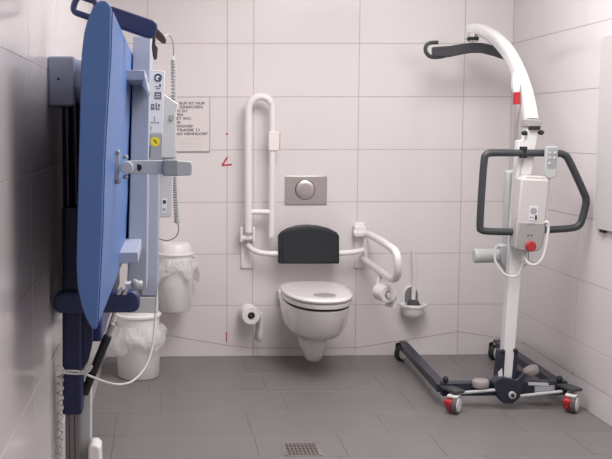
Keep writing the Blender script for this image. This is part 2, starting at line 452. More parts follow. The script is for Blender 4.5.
loop = [at(248.5, 232, Yr), at(248.3, 150, Yr), at(248.4, 118, Yr), at(248.8, 107, Yr), at(252, 100.5, Yr), at(258, 97, Yr), at(265.5, 97.5, Yr), at(270.5, 102, Yr), at(272.3, 110, Yr), at(272.2, 150, Yr), at(271.4, 236.5, Yr)]
MB().tube(smooth_path(loop, 6), lambda t: .0205 if t < .72 else .0175, n=18).build('rail', NYLON, gl)
MB().cyl(at(250.5, 212, Yr), at(270, 212, Yr), .0155).build('cross_bar', NYLON, gl, bevel=.003)
c0, c1 = at(268.3, 131.5, Yr), at(279, 150.5, Yr)
MB().bb((c0.x, Yr-.026, c1.z), (c1.x, Yr+.024, c0.z)).build('clamp', NYLON, gl, bevel=.004)
MB().bb((c1.x-.0005, Yr-.02, c1.z+.006), (c1.x+.0035, Yr+.02, c0.z-.006)).build('red_strip', RED, gl)

gr = thing('folding_grab_rail', (1.49, 0, .52), 'white folding grab rail lowered beside the toilet, paper roll hanging beneath', 'grab rail')
mount_plate(gr, at(357.5, 0, 0).x, at(367.5, 0, 0).x, at(363, 268, 0).z, at(363, 222, 0).z)
hx0, hx1 = at(356.5, 0, -.05).x, at(369, 0, -.05).x; hz = at(363, 233, -.06).z
MB().cyl((hx0, -.055, hz), (hx1, -.055, hz), .018).build('hinge_barrel', NYLON, gr, bevel=.003)
MB().bb((hx0+.004, -.07, hz-.02), (hx1+.0, -.002, hz+.04)).build('hinge_cheek', NYLON, gr, bevel=.006)
rr = [at(364, 233.5, -.05), at(370, 235, -.12), at(381, 241, -.40), at(388, 245.5, -.56), at(394.5, 250.5, -.67), at(397.3, 257, -.71), at(398, 268, -.71), at(397, 276, -.68), at(393, 279, -.62), at(386, 275.5, -.50), at(376, 268, -.30), at(367, 261.5, -.11), at(362.5, 257, -.03)]
MB().tube(smooth_path(rr, 6), .0195, n=18).build('rail', NYLON, gr)
MB().cyl(at(366, 239, -.08), at(366, 261, -.08), .0125).build('upright', NYLON, gr, bevel=.003)
# paper holder hanging on the right rail
def roll(root, c, axis, r=.052, L=.095, core=.02):
    ax = Vector(axis).normalized(); c = Vector(c)
    q = ax.to_track_quat('Z', 'Y').to_matrix().to_4x4(); q.translation = c
    m = MB(); m.lathe((0, 0, 0), [(core, -L/2), (r-.003, -L/2), (r, -L/2+.003), (r, L/2-.003), (r-.003, L/2), (core, L/2), (core, -L/2)], n=36, cap=(False, False))
    m.bm.transform(q); m.build('paper', PAPER, root)
    m = MB(); m.lathe((0, 0, 0), [(core+.0005, -L/2-.001), (core+.0005, L/2+.001), (core-.0015, L/2+.001), (core-.0015, -L/2-.001), (core+.0005, -L/2-.001)], n=28, cap=(False, False))
    m.bm.transform(q); m.build('cardboard_core', CARD, root)
    return q
rc = at(384, 293, -.50)
t = thing('toilet_paper_roll', rc, 'toilet paper roll hanging under the lowered right grab rail', 'toilet paper')
ax = V(.28, -1, -.0)
roll(t, rc, ax, r=.045, L=.095, core=.019)
e = rc+ax.normalized()*.064
q = ax.normalized().to_track_quat('Z', 'Y').to_matrix().to_4x4(); q.translation = rc
m = MB(); m.lathe((0, 0, 0), [(.006, -.07), (.013, -.06), (.013, .058), (.017, .058), (.017, .064), (.001, .066)], n=24); m.bm.transform(q)
o = m.build('spindle', NYLON, t)
sd = ax.normalized().cross(V(0, 0, 1))*-1
t_ = rc+V(.041, 0, .0)
m = MB(); a_ = ax.normalized()*.048
pp = [rc+V(.044, 0, .012), rc+V(.049, 0, -.015), rc+V(.048, 0, -.04), rc+V(.040, 0, -.062), rc+V(.028, 0, -.075)]
R = [[m.bm.verts.new(p_-a_) for p_ in pp], [m.bm.verts.new(p_+a_) for p_ in pp]]
for k in range(len(pp)-1): m.bm.faces.new((R[0][k], R[0][k+1], R[1][k+1], R[1][k]))
m.build('loose_sheet', PAPER, t, solid=.0008)
hg = thing('paper_holder', rc+V(0, 0, .05), 'small white bracket clamped under the lowered grab rail, holding the paper roll', 'paper holder')
top_ = at(381, 272, -.40)
MB().cyl(top_+V(0, 0, .02), top_+V(0, 0, -.035), .012).build('clamp', NYLON, hg, bevel=.003)
bk = rc-ax.normalized()*.066
MB().tube(smooth_path([top_+V(0, 0, -.03), (top_+bk)/2+V(0, .01, .02), bk+V(0, 0, .03), bk], 6), .009).build('arm', NYLON, hg)

# left roll on the wall
rc = at(249.5, 314, -.08)
t = thing('toilet_paper_roll', rc, 'toilet paper roll on the tiles at lower left of the toilet', 'toilet paper')
ax = V(.12, -1, .0)
roll(t, rc, ax, r=.052, L=.10, core=.021)
pp = [rc+V(.050, 0, .018), rc+V(.056, 0, -.02), rc+V(.056, 0, -.07), rc+V(.052, 0, -.12), rc+V(.046, 0, -.155)]
m = MB(); a_ = V(-.016, .045, 0)
R = [[m.bm.verts.new(p_-a_) for p_ in pp], [m.bm.verts.new(p_+a_) for p_ in pp]]
for k in range(len(pp)-1): m.bm.faces.new((R[0][k], R[0][k+1], R[1][k+1], R[1][k]))
m.build('loose_sheet', PAPER, t, solid=.0008)
hg = thing('paper_holder', (rc.x, 0, rc.z), 'white wall peg through the paper roll at lower left of the toilet', 'paper holder')
MB().cyl((rc.x-.01, -.012, rc.z), (rc.x-.01, -.001, rc.z), .03).build('wall_plate', NYLON, hg, bevel=.003)
MB().cyl(rc-ax.normalized()*.075, rc+ax.normalized()*.048, .009).build('peg', DGREY, hg, bevel=.003)

# ------------------------------------------------------------------ toilet brush
A, B = at(404.5, 288, -.04), at(420.5, 306, -.04)
bh = thing('toilet_brush_holder', ((A.x+B.x)/2, 0, .22), 'white wall mounted toilet brush holder with arched back right of the toilet', 'brush holder')
cx = (A.x+B.x)/2; zr = at(411, 304.5, -.05).z
arch = []
w2 = .050; zt = at(411, 285.5, -.01).z
for k in range(13):
    a_ = PI*k/12; arch.append(V(cx+w2*math.cos(a_), -.001, zt-w2+w2*math.sin(a_)))
arch = [V(cx+w2, -.001, zr-.02)]+arch+[V(cx-w2, -.001, zr-.02)]
MB().prism(arch, (0, -.012, 0)).build('back_plate', WPLAST, bh, bevel=.003)
arch2 = [V(cx+(p.x-cx)*.76, -.0125, (p.z-zt)*.93+zt-.008) for p in arch]
MB().prism(arch2, (0, -.003, 0)).build('back_insert', mat('grey_rubber_insert', (.20, .205, .22), .6), bh)
def cup(z, r, ry): return [V(cx+r*math.cos(2*PI*k/40), -.062+ry*math.sin(2*PI*k/40), z) for k in range(40)]
MB().loft([cup(zr-.075, .030, .03), cup(zr-.070, .044, .040), cup(zr-.05, .058, .05), cup(zr-.012, .063, .054), cup(zr-.010, .075, .06), cup(zr+.004, .077, .061), cup(zr+.006, .074, .059), cup(zr+.004, .054, .045), cup(zr-.06, .045, .038)], cap=(True, True)).build('cup', WPLAST, bh, ang=50)
tb = thing('toilet_brush', (cx, -.06, zr), 'toilet brush with dark bristles and thin upright white handle in its wall holder', 'brush')
MB().lathe((cx, -.062, 0), [(.02, zr-.05), (.032, zr-.03), (.036, zr+.005), (.030, zr+.022), (.014, zr+.032)], n=32, wob=lambda j, a: .05*math.sin(a*14)).build('bristles', DGREY, tb)
MB().tube([V(cx, -.062, zr+.03), V(cx, -.062, zr+.10)], .012).build('collar', WPLAST, tb)
hT = at(413.2, 244, -.05)
MB().tube([V(cx, -.062, zr+.05), V(cx+.004, -.058, (zr+hT.z)/2), V(hT.x, -.05, hT.z)], lambda t: .0065).build('handle', WPLAST, tb)

# ------------------------------------------------------------------ waste bins
from mathutils import noise as NZ
def waste_bin(c, z0, r0, r1, zr_, hood, label, floor=True):
    t = thing('waste_bin', (c[0], c[1], z0), label, 'bin')
    MB().lathe((c[0], c[1], 0), [(r0*.93, z0), (r0, z0+.008), (r1, zr_), (r1-.006, zr_), (r0-.008, z0+.012)], n=48).build('body', WPLAST, t, ang=50)
    r2 = r1*.92
    MB().lathe((c[0], c[1], 0), [(r2, zr_-.02), (r2*1.02, zr_+hood*.45), (r2*1.10, zr_+hood*.47), (r2*1.10, zr_+hood*.53), (r2*.98, zr_+hood*.56), (r2*.90, zr_+hood*.9), (r2*.8, zr_+hood), (.01, zr_+hood+.004)], n=48).build('lid', WPLAST, t, ang=40)
    tag(bag(c, zr_, r1, floor), 'crumpled thin white bag folded over the rim of the floor standing bin' if floor else 'crumpled thin white bag folded over the rim of the wall hung bin', 'bin bag')
    return t
def bag(c, z, r, floor):
    n = 160; K = 16; rings = []; off = 3.1 if floor else 9.7
    for j in range(K+1):
        u = j/K; ring = []
        for k in range(n):
            a_ = 2*PI*k/n; d = V(math.cos(a_), math.sin(a_), 0)
            big = NZ.noise(d*1.3+V(off, 0, 0)); mid = NZ.noise(d*2.6+V(off, 2, u*1.8))
            fold = abs(NZ.noise(d*5.5+V(3, off, u*2.5)))
            if u < .3:
                v = u/.3; rad = r*(.97+.09*v); zz = z+.012+.022*math.sin(v*PI*.8)
            else:
                v = (u-.3)/.7; rad = r*(1.06+(.26 if floor else .2)*math.sin(v*2.2)*(1+.7*big)); zz = z+.025-.10*v*(1+1.0*big)
            w_ = min(1, u*2)
            rad += r*w_*(.16*mid+.12*fold-.02)
            zz += .010*mid*w_
            ring.append(V(c[0]+rad*d.x, c[1]+rad*d.y, zz))
        rings.append(ring)
    return MB().loft(rings, cap=(False, False)).build('bin_liner', BAG, ang=50)
waste_bin((.205, -.405), 0, .112, .122, .25, .17, 'white floor standing waste bin with a bag, in the corner below the folded bench')
wb = waste_bin((.405, -.135), .302, .084, .105, .568, .115, 'white wall hung waste bin with a bag, higher than the floor bin', False)
MB().bb((.33, -.05, .40), (.48, -.001, .56)).build('wall_bracket', WPLAST, wb, bevel=.004)

# ------------------------------------------------------------------ panel on the right wall
a = atX(597, 38, W-.02); b = atX(598, 225, W-.02)
pn = thing('wall_panel', (W, -1.5, b.z), 'plain white rounded panel mounted on the right wall at the picture edge', 'panel')
zt, zb = 1.73, .865
y0 = -1.115; y1 = -1.80
pts = round_corners([V(W-.001, y0, zt), V(W-.001, y0, zb), V(W-.001, y1, zb), V(W-.001, y1, zt)], .035, closed=True)
MB().prism(pts, (-.02, 0, 0)).build('board', mat('matt_grey_white_board', (.62, .60, .595), .5), pn, bevel=.004)
MB().bb((W-.02, y0-.05, zb-.012), (W-.002, y0-.09, zb+.005)).build('clip', BLACK, pn, bevel=.002)

# ------------------------------------------------------------------ folded changing bench on the left wall
YN = -3.08
bd = thing('changing_bench', (.0, -2.4, 0), 'blue padded care bench folded up against the left wall on a navy post', 'care bench')
out = [(111.5, 8), (109, 3.5), (104, .5), (99, 1), (93, 7), (88, 18), (84, 33), (81.5, 55), (80, 100), (77.5, 200), (76, 262), (77, 286), (81, 305), (86, 319), (91, 327.5), (94.5, 330), (97, 328), (102, 230), (103.7, 165), (105.5, 130), (110, 59)]
out = [at(x, y, YN) for x, y in out]
mo_ = MB().loft([out, [p+V(-.006+.020*max(0, min(1, (1.60-p.z)/.70)), 2.0, 0) for p in out]])
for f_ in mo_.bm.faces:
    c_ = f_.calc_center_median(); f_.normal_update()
    if abs(f_.normal.x) > .75 and c_.x < .2: f_.material_index = 1      # unseen wall side coloured dark to deepen its reflection in the tiles
mo_.build('mattress', [BLUE, mat('reflection_dark_blue', (.02, .035, .13), .45)], bd, bevel=.007, seg=3, ang=30)
# seam piping along the near edge
MB().tube([p+V(.0005, .016, 0) for p in out[16:]+out[:1]], .0018, n=6).build('piping', NAVYP, bd)

def slab_px(name, poly, Y0, dy, m_, bev=.004, parent=bd):
    return MB().prism([at(x, y, Y0) for x, y in poly], (0, dy, 0)).build(name, m_, parent, bevel=bev)
# upright beams fixed to the underside
Bz = at(146, 300, -2.45)
slab_px('support_beam', [(133, 36), (151, 36), (148, 180), (146.5, 290), (127, 290), (130, 180)], -1.85, .4, GREYM)
slab_px('support_beam', [(148.5, 100), (160, 100), (159, 200), (157.5, 296), (141, 296), (144.5, 200)], -1.62, .4, GREYM)
slab_px('beam_foot', [(127, 297), (157.5, 297), (158, 313), (126, 313)], -1.62, .2, LGREY)
# brackets standing off the beam
def bracket(pxs, Yf, Yb):
    f = [at(x, y, Yf) for x, y in pxs]
    MB().prism(f, (0, Yb-Yf, 0)).build('bracket', GREYM, bd, bevel=.003)
bracket([(117.5, 252.5), (138, 252), (138.5, 263), (117.5, 264)], -2.22, -1.82)
bracket([(126, 70), (145, 70), (145, 80), (126, 80)], -2.2, -1.83)
slab_px('bracket_gusset', [(143, 72), (146.5, 79), (148.5, 90), (146, 93), (142, 86)], -2.2, .34, GREYM)
# top and bottom end boards (plastic, rounded, with hand slot)
def end_board(name, A, B, half, parent, slot=None):
    A, B = Vector(A), Vector(B); d = (B-A).normalized(); n_ = V(0, 1, 0).cross(d).normalized()
    if slot: # ring at the end
        s0_, s1_ = slot
        outer = round_corners([A-n_*half, A+n_*half, B+n_*half, B-n_*half], half*.95, closed=True)
        m = MB()
        c0 = A+d*s0_; c1 = A+d*s1_
        # frame around slot: two bars + two ends
        th = half*.58
        path = round_corners([c0-d*th*.7-n_*(half-th*.5), c0-d*th*.7+n_*(half-th*.5), c1+d*th*.2+n_*(half-th*.5), c1+d*th*.2-n_*(half-th*.5)], half*.6, closed=True)
        m.tube([A+(p-A)*1.0+n_*(p-A).dot(n_)*.28 for p in path], th*.6, n=12, closed=True)
        rest = round_corners([c1+d*.0-n_*half*.97, c1+n_*half*.97, B+n_*half, B-n_*half], half*.9, closed=True)
        m.prism([p-V(0, .016, 0) for p in rest], (0, .04, 0))
        return m.build(name, NAVYP, parent, bevel=.006)
    outer = round_corners([A-n_*half, A+n_*half, B+n_*half, B-n_*half], half*.95, closed=True)
    return MB().prism([p-V(0, .02, 0) for p in outer], (0, .045, 0)).build(name, NAVYP, parent, bevel=.01)
end_board('grab_handle', at(67.5, 1, -2.4), at(156.5, 31.5, -2.4), .028, bd, slot=(.034, .085))
end_board('lower_end_board', at(53.5, 302, -2.4), at(140, 301, -2.4), .034, bd)
# strap and hook hanging from the handle
MB().tube(smooth_path([at(153, 30, -2.36), at(154, 38, -2.37), at(153.5, 48, -2.37), at(155, 58, -2.37)], 5), .006, flat=.6).build('strap', BLACK, bd)
MB().prism([at(x, y, -2.37) for x, y in ((152.5, 46), (155, 44), (158, 48), (157, 59), (154, 60), (152.5, 55))], (0, .01, 0)).build('buckle', LEATHER, bd, bevel=.002)
MB().prism([at(x, y, -2.36) for x, y in ((153, 27), (157, 28), (163, 34), (166.5, 40), (165.5, 44), (161, 42.5), (156, 38))], (0, .008, 0)).build('leather_tab', LEATHER, bd, bevel=.002)
# control box with its labels
cb = slab_px('control_box', [(150.5, 69.5), (165, 71), (161.5, 162), (147, 162)], -1.75, .1, LGREY, .003)
def sticker(name, poly, Y, m_, par, d=.0008):
    return MB().prism([at(x, y, Y) for x, y in poly], (0, -d, 0)).build(name, m_, par)
YL = -1.7505
lb = sticker('label', [(151, 71), (164.2, 72.5), (162.6, 133), (148.5, 133)], YL, LABELW, cb)
sticker('emblem', [(158+4*math.cos(a)*1, 77.8+4.2*math.sin(a)) for a in [k*PI/10 for k in range(20)]], YL-.001, NAVYP, cb)
sticker('emblem', [(158+2.4*math.cos(a)*1, 78+2.4*math.sin(a)) for a in [k*PI/8 for k in range(16)]], YL-.002, LABELW, cb)
sticker('emblem', [(157.5, 78.5), (160.5, 76), (159.6, 80)], YL-.003, NAVYP, cb)
GP = mat('grey_print', (.17, .18, .21), .6)
for (x, y, w_, h_) in ((155, 86, 3, 1), (156, 88, 4, 1.2), (159, 84, 2, 3), (154.3, 92, 7, 7.3), (151, 104, 3.4, 6), (155.5, 103, 1.4, 7), (158, 104, 2, 3), (157.5, 108, 2, 2), (154, 116, .8, 5), (151, 122, 2, 1.2), (154, 122, 2, 1.2), (157, 122, 2, 1.2), (150.5, 126, .8, 4)):
    sticker('label_print', ((x, y), (x+w_, y), (x+w_, y+h_), (x, y+h_)), YL-.001, GP, cb, .0006)
for (x, y, w_, h_) in ((156, 94, 3.6, .9), (155.2, 96.5, 5, .8), (152, 106, 1.2, 1.2)):
    sticker('label_print', ((x, y), (x+w_, y), (x+w_, y+h_), (x, y+h_)), YL-.002, LABELW, cb, .0005)
sticker('label', [(148.3, 134.5), (162.4, 134.5), (161.6, 160), (147.5, 160)], YL, LABELG, cb)
sticker('round_label', [(155.3+4.9*math.cos(k*PI/12), 141.7+4.9*math.sin(k*PI/12)) for k in range(24)], YL-.001, YELLOW, cb)
sticker('label_print', [(153.6, 140), (154.5, 139.4), (157.2, 143), (156.4, 143.7)], YL-.002, INK, cb)
sticker('label_print', [(149.6, 146), (151, 146), (150.4, 158), (149, 158)], YL-.001, mat('grey_print_dark', (.14, .14, .16), .6), cb)
# swing arm
YA = -2.62
ap = at(119, 168, YA)
MB().prism([at(x, y, YA) for x, y in ((114, 150.5), (120, 152), (119, 181.5), (114, 182))], (0, .012, 0)).build('arm_plate', LGREY, bd, bevel=.002)
for (x, y) in ((117.5, 152), (125.5, 157), (118, 182), (125.5, 177)):
    c_ = at(x, y, YA); MB().sph(c_+V(0, 0, 0), .0085, (1, .9, .8)).build('bolt', MGREY, bd)
ka = at(125.5, 167.5, YA)
slab_px('swing_arm', [(127, 161), (164, 160.5), (164, 174.5), (127, 174)], YA, .035, LGREY, .002)
MB().cyl(ka+V(.004, -.02, 0), ka+V(.004, .03, 0), .0185).build('arm_pivot', LGREY, bd, bevel=.003)
slab_px('arm_slot', [(137, 164), (141, 165), (142, 168), (140, 171.5), (137, 170)], YA-.0008, .002, BLACK, 0)
slab_px('arm_cap', [(163, 160), (178, 160), (178, 176), (163, 176)], YA-.012, .05, MGREY, .003)
slab_px('arm_cap', [(177, 161), (191, 161.5), (192.5, 166), (192, 173), (190.5, 175.5), (177, 176)], YA-.008, .045, LGREY, .003)
# mounting box and lift column
bxa, bxb = at(47, 56, -2.38), at(75, 106, -2.38)
MB().bb((.001, -2.38, bxb.z), (bxb.x, -2.02, bxa.z)).build('wall_mount', BOXG, bd, bevel=.008)
MB().tube(smooth_path([V(bxb.x-.02, -2.3, (bxa.z+bxb.z)/2), V(bxb.x+.03, -2.3, (bxa.z+bxb.z)/2), V(.175, -2.28, (bxa.z+bxb.z)/2)], 4), .07, n=24).build('mount_arm', BOXG, bd)
sc = at(58.5, 79, -2.38); MB().cyl(sc, sc+V(0, -.004, 0), .004).build('screw', BLACK, bd)
px0, px1 = at(61.5, 200, -2.36).x, at(80, 200, -2.36).x
zT = bxb.z+.01; zS = at(70, 208, -2.4).z; zB = at(70, 415, -2.4).z
MB().cyl((px0+.018, -2.33, zS-.1), (px0+.018, -2.33, zT), .017).build('inner_column', DTUBE, bd)
MB().cyl((px1-.014, -2.33, zS-.1), (px1-.014, -2.33, zT), .014).build('inner_column', DTUBE, bd)
MB().bb((px0+.03, -2.32, zS-.1), (px1-.02, -2.30, zT)).build('column_web', DTUBE, bd)
def column_px(name, xl0, xr0, y0_, xl1, xr1, y1_, Yf, dp, m_, rad):
    R = []
    for xl, xr, yy in ((xl0, xr0, y0_), (xl1, xr1, y1_)):
        a_, b_ = at(xl, yy, Yf), at(xr, yy, Yf)
        R.append(round_corners([a_, b_, b_+V(0, dp, 0), a_+V(0, dp, 0)], rad, closed=True))
    return MB().loft(R).build(name, m_, bd, bevel=.003)
column_px('lift_column', 61.5, 82.5, 208, 62, 81.5, 415, -2.39, .1, NAVY, .016)
column_px('foot_column', 65, 80, 405, 65.5, 79.8, 675, -2.375, .07, TUBEM, .01)
MB().prism([at(x, y, -2.37) for x, y in ((81, 300), (92, 300), (92, 345), (88, 362), (81, 372))], (0, .05, 0)).build('column_gusset', NAVY, bd, bevel=.004)
m = MB()
for xx in (69, 74.5):
    X = at(xx, 430, -2.38).x; m.bb((X-.0012, -2.3762, .0), (X+.0012, -2.374, zB))
m.build('column_groove', DTUBE, bd)
zc = at(85, 372, -2.3).z
MB().prism([at(x, y, -2.28) for x, y in ((74, 384), (90.8, 384), (90.2, 670), (74, 670))], (0, .06, 0)).build('side_cover', LGREY, bd, bevel=.002)
MB().prism([at(x, y, -2.36) for x, y in ((88, 449), (91, 445), (97, 445), (100.5, 449), (101, 475), (88, 475))], (0, .08, 0)).build('plug_cover', WPLAST, bd, bevel=.008)
MB().bb((.045, -2.26, .62), (.15, -1.15, 1.50)).build('hidden_light_blocker', mat('deep_blue_blocker', (.03, .05, .17), .4), bd, bevel=.01)  # added unseen block, keeps light off the left wall and darkens its reflection
# gas strut
a_, b_, c_ = at(117, 313, -2.3), at(105, 343, -2.3), at(84, 394, -2.3)
MB().cyl(a_+V(.01, 0, .06), b_, .006).build('strut_rod', CHROME, bd)
MB().cyl((b_+(a_-b_)*.25), c_, .014).build('gas_strut', BLACK, bd, bevel=.003)
MB().cyl((b_+(a_-b_)*.25), b_+(a_-b_)*.65, .009).build('strut_sleeve', MGREY, bd, bevel=.003)
# bright clips and bolt on the lower board
for (x, y) in ((119, 291), (125, 291)):
    MB().prism([at(x-3, y+4, -2.44), at(x+1.5, y+4, -2.44), at(x+4, y-3, -2.44), at(x+1, y-3, -2.44)], (0, .01, 0)).build('clip', CHROME, bd, bevel=.001)
c_ = at(135, 284, -2.5)
MB().sph(c_, .013, (1, 1, 1.2)).build('bolt', MGREY, bd)
slab_px('lower_bracket', [(124, 284), (142, 283), (142, 287), (126, 288)], -2.48, .05, LGREY, .002)

# hand control in its holder, with the coiled lead
hc = thing('hand_control', at(170, 150, -1.55), 'slim light grey hand control hanging behind the bench labels beside the swing arm', 'remote control')
slab_px('holder', [(161, 92), (165.5, 95), (178.5, 104), (177, 110), (175.5, 113), (175.5, 158), (160, 158)], -1.55, .05, LGREY, .004, hc)
slab_px('body', [(159, 150), (174.5, 150), (171.5, 217.5), (157, 217.5)], -1.5, .04, LGREY, .004, hc)
sl = slab_px('hanger', [(169.5, 115), (173.5, 113.5), (174.5, 117), (172.5, 121), (169.5, 120.5)], -1.556, .01, MGREY, .002, hc)
slab_px('label', [(162, 198), (167, 198), (166.5, 213), (161.5, 213)], -1.501, .002, LABELW, 0, hc)
slab_px('label_print', [(163, 200), (166, 200.5), (165.8, 204), (162.8, 203.5)], -1.5022, .001, INK, 0, hc)
slab_px('label_print', [(162.6, 208), (165.8, 208.5), (165.4, 211), (162.3, 210.5)], -1.5022, .001, MGREY, 0, hc)

def coil(path, r, turns, wr, name, m_, parent=None, n=10):
    path = smooth_path(path, 12); L = len(path); pts = []
    N = int(turns*n)
    for i in range(N+1):
        u = i/N*(L-1); k = min(int(u), L-2); f_ = u-k
        p_ = path[k].lerp(path[k+1], f_); t_ = (path[k+1]-path[k]).normalized()
        nx = t_.cross(V(0, 1, 0)).normalized(); ny = t_.cross(nx)
        a_ = 2*PI*i/n
        pts.append(p_+nx*r*math.cos(a_)+ny*r*math.sin(a_))
    return pts
cc = thing('control_cable', at(174, 100, -1.46), 'thin grey cable with coiled lengths running from the leather tab down past the hand control', 'cable')
MB().tube(smooth_path([at(164, 36, -2.35), at(169, 35, -2.1), at(172.5, 41, -1.8), at(173.6, 52, -1.46), at(173.6, 61, -1.46)], 6), .0028, n=8).build('straight_lead', CABLE, cc)
MB().tube(coil([at(173.6, 60, -1.46), at(174, 105, -1.46), at(174, 150, -1.42), at(175.2, 190, -1.42), at(177, 223, -1.42)], .0095, 62, .0022, '', None), .003, n=6).build('coiled_lead', CABLE, cc)
MB().tube(smooth_path([at(177, 222, -1.42), at(178.8, 229, -1.44), at(175.5, 237, -1.44), at(167, 240.5, -1.46), at(158, 238.5, -1.48)], 8), .002, n=8).build('loop_lead', DGREY, cc)

pc = thing('power_cable', at(60, 400, -2.42), 'grey cable hanging in a wide loop from bench to post, then coiling down', 'cable')
cp = [at(157, 290, -2.18), at(155.5, 315, -2.2), at(152.5, 345, -2.25), at(146, 366, -2.3), at(134, 380, -2.36), at(120, 384.5, -2.42), at(104, 381.5, -2.43), at(90, 376, -2.43), at(78, 371.5, -2.425), at(64, 371, -2.42)]
MB().tube(smooth_path(cp, 8), .0036, n=8).build('loop_lead', LGREY, pc)
MB().tube(smooth_path([at(80, 372, -2.425), at(86, 370, -2.44), at(92, 366, -2.44), at(88, 372, -2.44), at(79, 374, -2.43), at(62, 372.5, -2.43), at(57.5, 368, -2.43), at(60, 366, -2.43), at(63.5, 370, -2.43), at(61, 376, -2.42)], 6), .003, n=8).build('tied_lead', LGREY, pc)
MB().tube(coil([at(60.5, 374, -2.42), at(60, 420, -2.42), at(60, 462, -2.42), at(60, 500, -2.42)], .0088, 16, .003, '', None, n=18), .0027, n=7).build('coiled_lead', MGREY, pc)

# ------------------------------------------------------------------ patient hoist
ho = thing('patient_hoist', (1.98, -1.0, 0), 'white mobile patient hoist with dark wheeled base standing beside the right wall', 'patient hoist')
def up_px(x, y, Y): return at(x, y, Y)
# legs
legs = {}
for (a_, b_) in ((at(442, 388, -1.0), at(405, 347, -.16)), (at(560, 386, -1.0), at(500, 345.5, -.16))):
    MB().bar(a_, b_, .05, .042).build('base_leg', HNAVY, ho, bevel=.006)
    MB().bar(b_+V(0, -.02, .012), b_+(b_-a_).normalized()*.06+V(0, 0, .014), .044, .022).build('leg_end', HGREY, ho, bevel=.008)
TYRE = mat('grey_tyre', (.11, .10, .10), .6)
def caster(c, r, thick, brake, yaw):
    t_ = None
    q = Matrix.Rotation(yaw, 4, 'Z'); q.translation = Vector(c)
    m = MB(); m.lathe((0, 0, 0), [(r*.72, -thick/2), (r*.94, -thick/2), (r, -thick*.3), (r, thick*.3), (r*.94, thick/2), (r*.72, thick/2)], axis='X', n=36)
    m.bm.transform(q); w_ = m.build('caster', BLACK if not brake else TYRE, ho)
    def P(mm, name, mt, bev=0):
        mm.bm.transform(q); return mm.build(name, mt, w_, bevel=bev)
    P(MB().lathe((0, 0, 0), [(.001, -thick/2-.003), (r*.70, -thick/2-.002), (r*.74, -thick/2+.003), (r*.80, thick/2-.003), (r*.78, thick/2+.004), (.3*r, thick/2+.007), (.001, thick/2+.007)], axis='X', n=32), 'wheel_disc', HWHITE)
    if brake:
        P(MB().lathe((0, 0, 0), [(.001, -thick/2-.030), (r*.75, -thick/2-.028), (r*.9, -thick/2-.020), (r*.9, -thick/2-.004), (.001, -thick/2-.002)], axis='X', n=28), 'brake_wheel', RED)
        P(MB().bb((-thick/2-.032, -r*1.02, r*.05), (-.004, -r*.45, r*.62)), 'brake_lever', RED, .007)
        P(MB().bb((-thick/2-.024, -.028, r*.80), (thick/2+.002, .03, r*1.14)), 'fork', HWHITE, .005)
    else:
        P(MB().bb((-thick/2-.01, -.02, -r*.1), (-thick/2-.002, .02, r*1.25)), 'fork', BLACK, .003)
    return w_
rb = .042
cl = at(456, 405, -1.10); cl.z = rb
cr = at(574, 404, -1.10); cr.z = rb
caster(cl, rb, .024, True, math.radians(-36)); caster(cr, rb, .024, True, math.radians(-36))
rf = .044
c3 = at(401, 350, -.12); c3.z = rf; c4 = at(494.5, 350, -.12); c4.z = rf
caster(c3, rf, .032, False, math.radians(-50)); caster(c4, rf, .032, False, math.radians(-50))
# caster plates
for (x, y) in ((454, 390.5), (571, 388.5)):
    p_ = at(x, y, -1.08)
    MB().box((p_.x, -1.06, p_.z), (.062, .11, .016), Matrix.Rotation(math.radians(20), 3, 'Z')).build('caster_plate', HGREY, ho, bevel=.007)
# cross beam
A, B = at(441, 385.5, -1.0), at(566, 384, -1.0)
MB().box((A+B)/2+V(0, 0, -.014), ((B-A).length, .045, .066), Matrix.Rotation(-math.atan2(B.z-A.z, B.x-A.x), 3, 'Y')).build('cross_beam', HNAVY, ho, bevel=.006)
for (x, y) in ((445.5, 379.5), (559.5, 379)):
    p_ = at(x, y, -1.02); MB().sph(p_, .014, (1, 1, 1.15)).build('knob', BLACK, ho)
    
hb = at(509.5, 393, -1.03)
hubp = [at(x-2, y, -1.06) for x, y in ((495, 383), (503, 377), (519, 380), (526, 372), (529, 376), (524, 388), (522, 398), (515, 404), (506, 404), (500, 398))]
MB().prism(hubp, (0, .06, 0)).build('pivot_plate', HNAVY, ho, bevel=.006)
MB().cyl(hb+V(0, -.04, 0), hb+V(0, -.0, 0), .017).build('pivot_bolt', LGREY, ho, bevel=.002)
MB().cyl(hb+V(0, -.045, 0), hb+V(0, -.0, 0), .009).build('pivot_bolt', BLACK, ho, bevel=.002)
MB().cyl(at(459, 393, -1.05), at(500, 389.5, -1.05), .0075).build('link_rod', ACT, ho)
MB().cyl(at(520, 396, -1.05), at(562, 391.5, -1.05), .0075).build('link_rod', ACT, ho)
# foot pads
for (x, y, rz, tl) in ((480.5, 383.5, 0, 0), (531, 371, .2, -.45)):
    p_ = at(x, y, -1.03 if rz == 0 else -.90)
    rot = Matrix.Rotation(rz, 3, 'Z') @ Matrix.Rotation(tl, 3, 'Y')
    m = MB(); m.lathe((0, 0, 0), [(.7, -1), (.93, -.7), (1, -.1), (.97, .6), (.8, .95), (.3, 1.05)], n=32)
    m.bm.transform(Matrix.Translation(p_) @ rot.to_4x4() @ Matrix.Diagonal((.040, .032, .020, 1))); m.build('foot_pad', PAD, ho)
sticker('label', [(534.5, 386), (554.5, 385), (554.5, 393.5), (534.5, 394.5)], -1.027, LABELG, ho, .0015)
mm = MB()
for k in range(3):
    mm.prism([at(x, y, -1.0287) for x, y in ((536.5, 388+k*2), (552, 387.2+k*2), (552, 387.8+k*2), (536.5, 388.6+k*2))], (0, -.0004, 0))
mm.build('label_print', LGREY, ho)
sticker('lettering_patch', [(526, 381), (546, 381.5), (546, 384), (526, 383.5)], -1.0, LGREY, ho, .03)
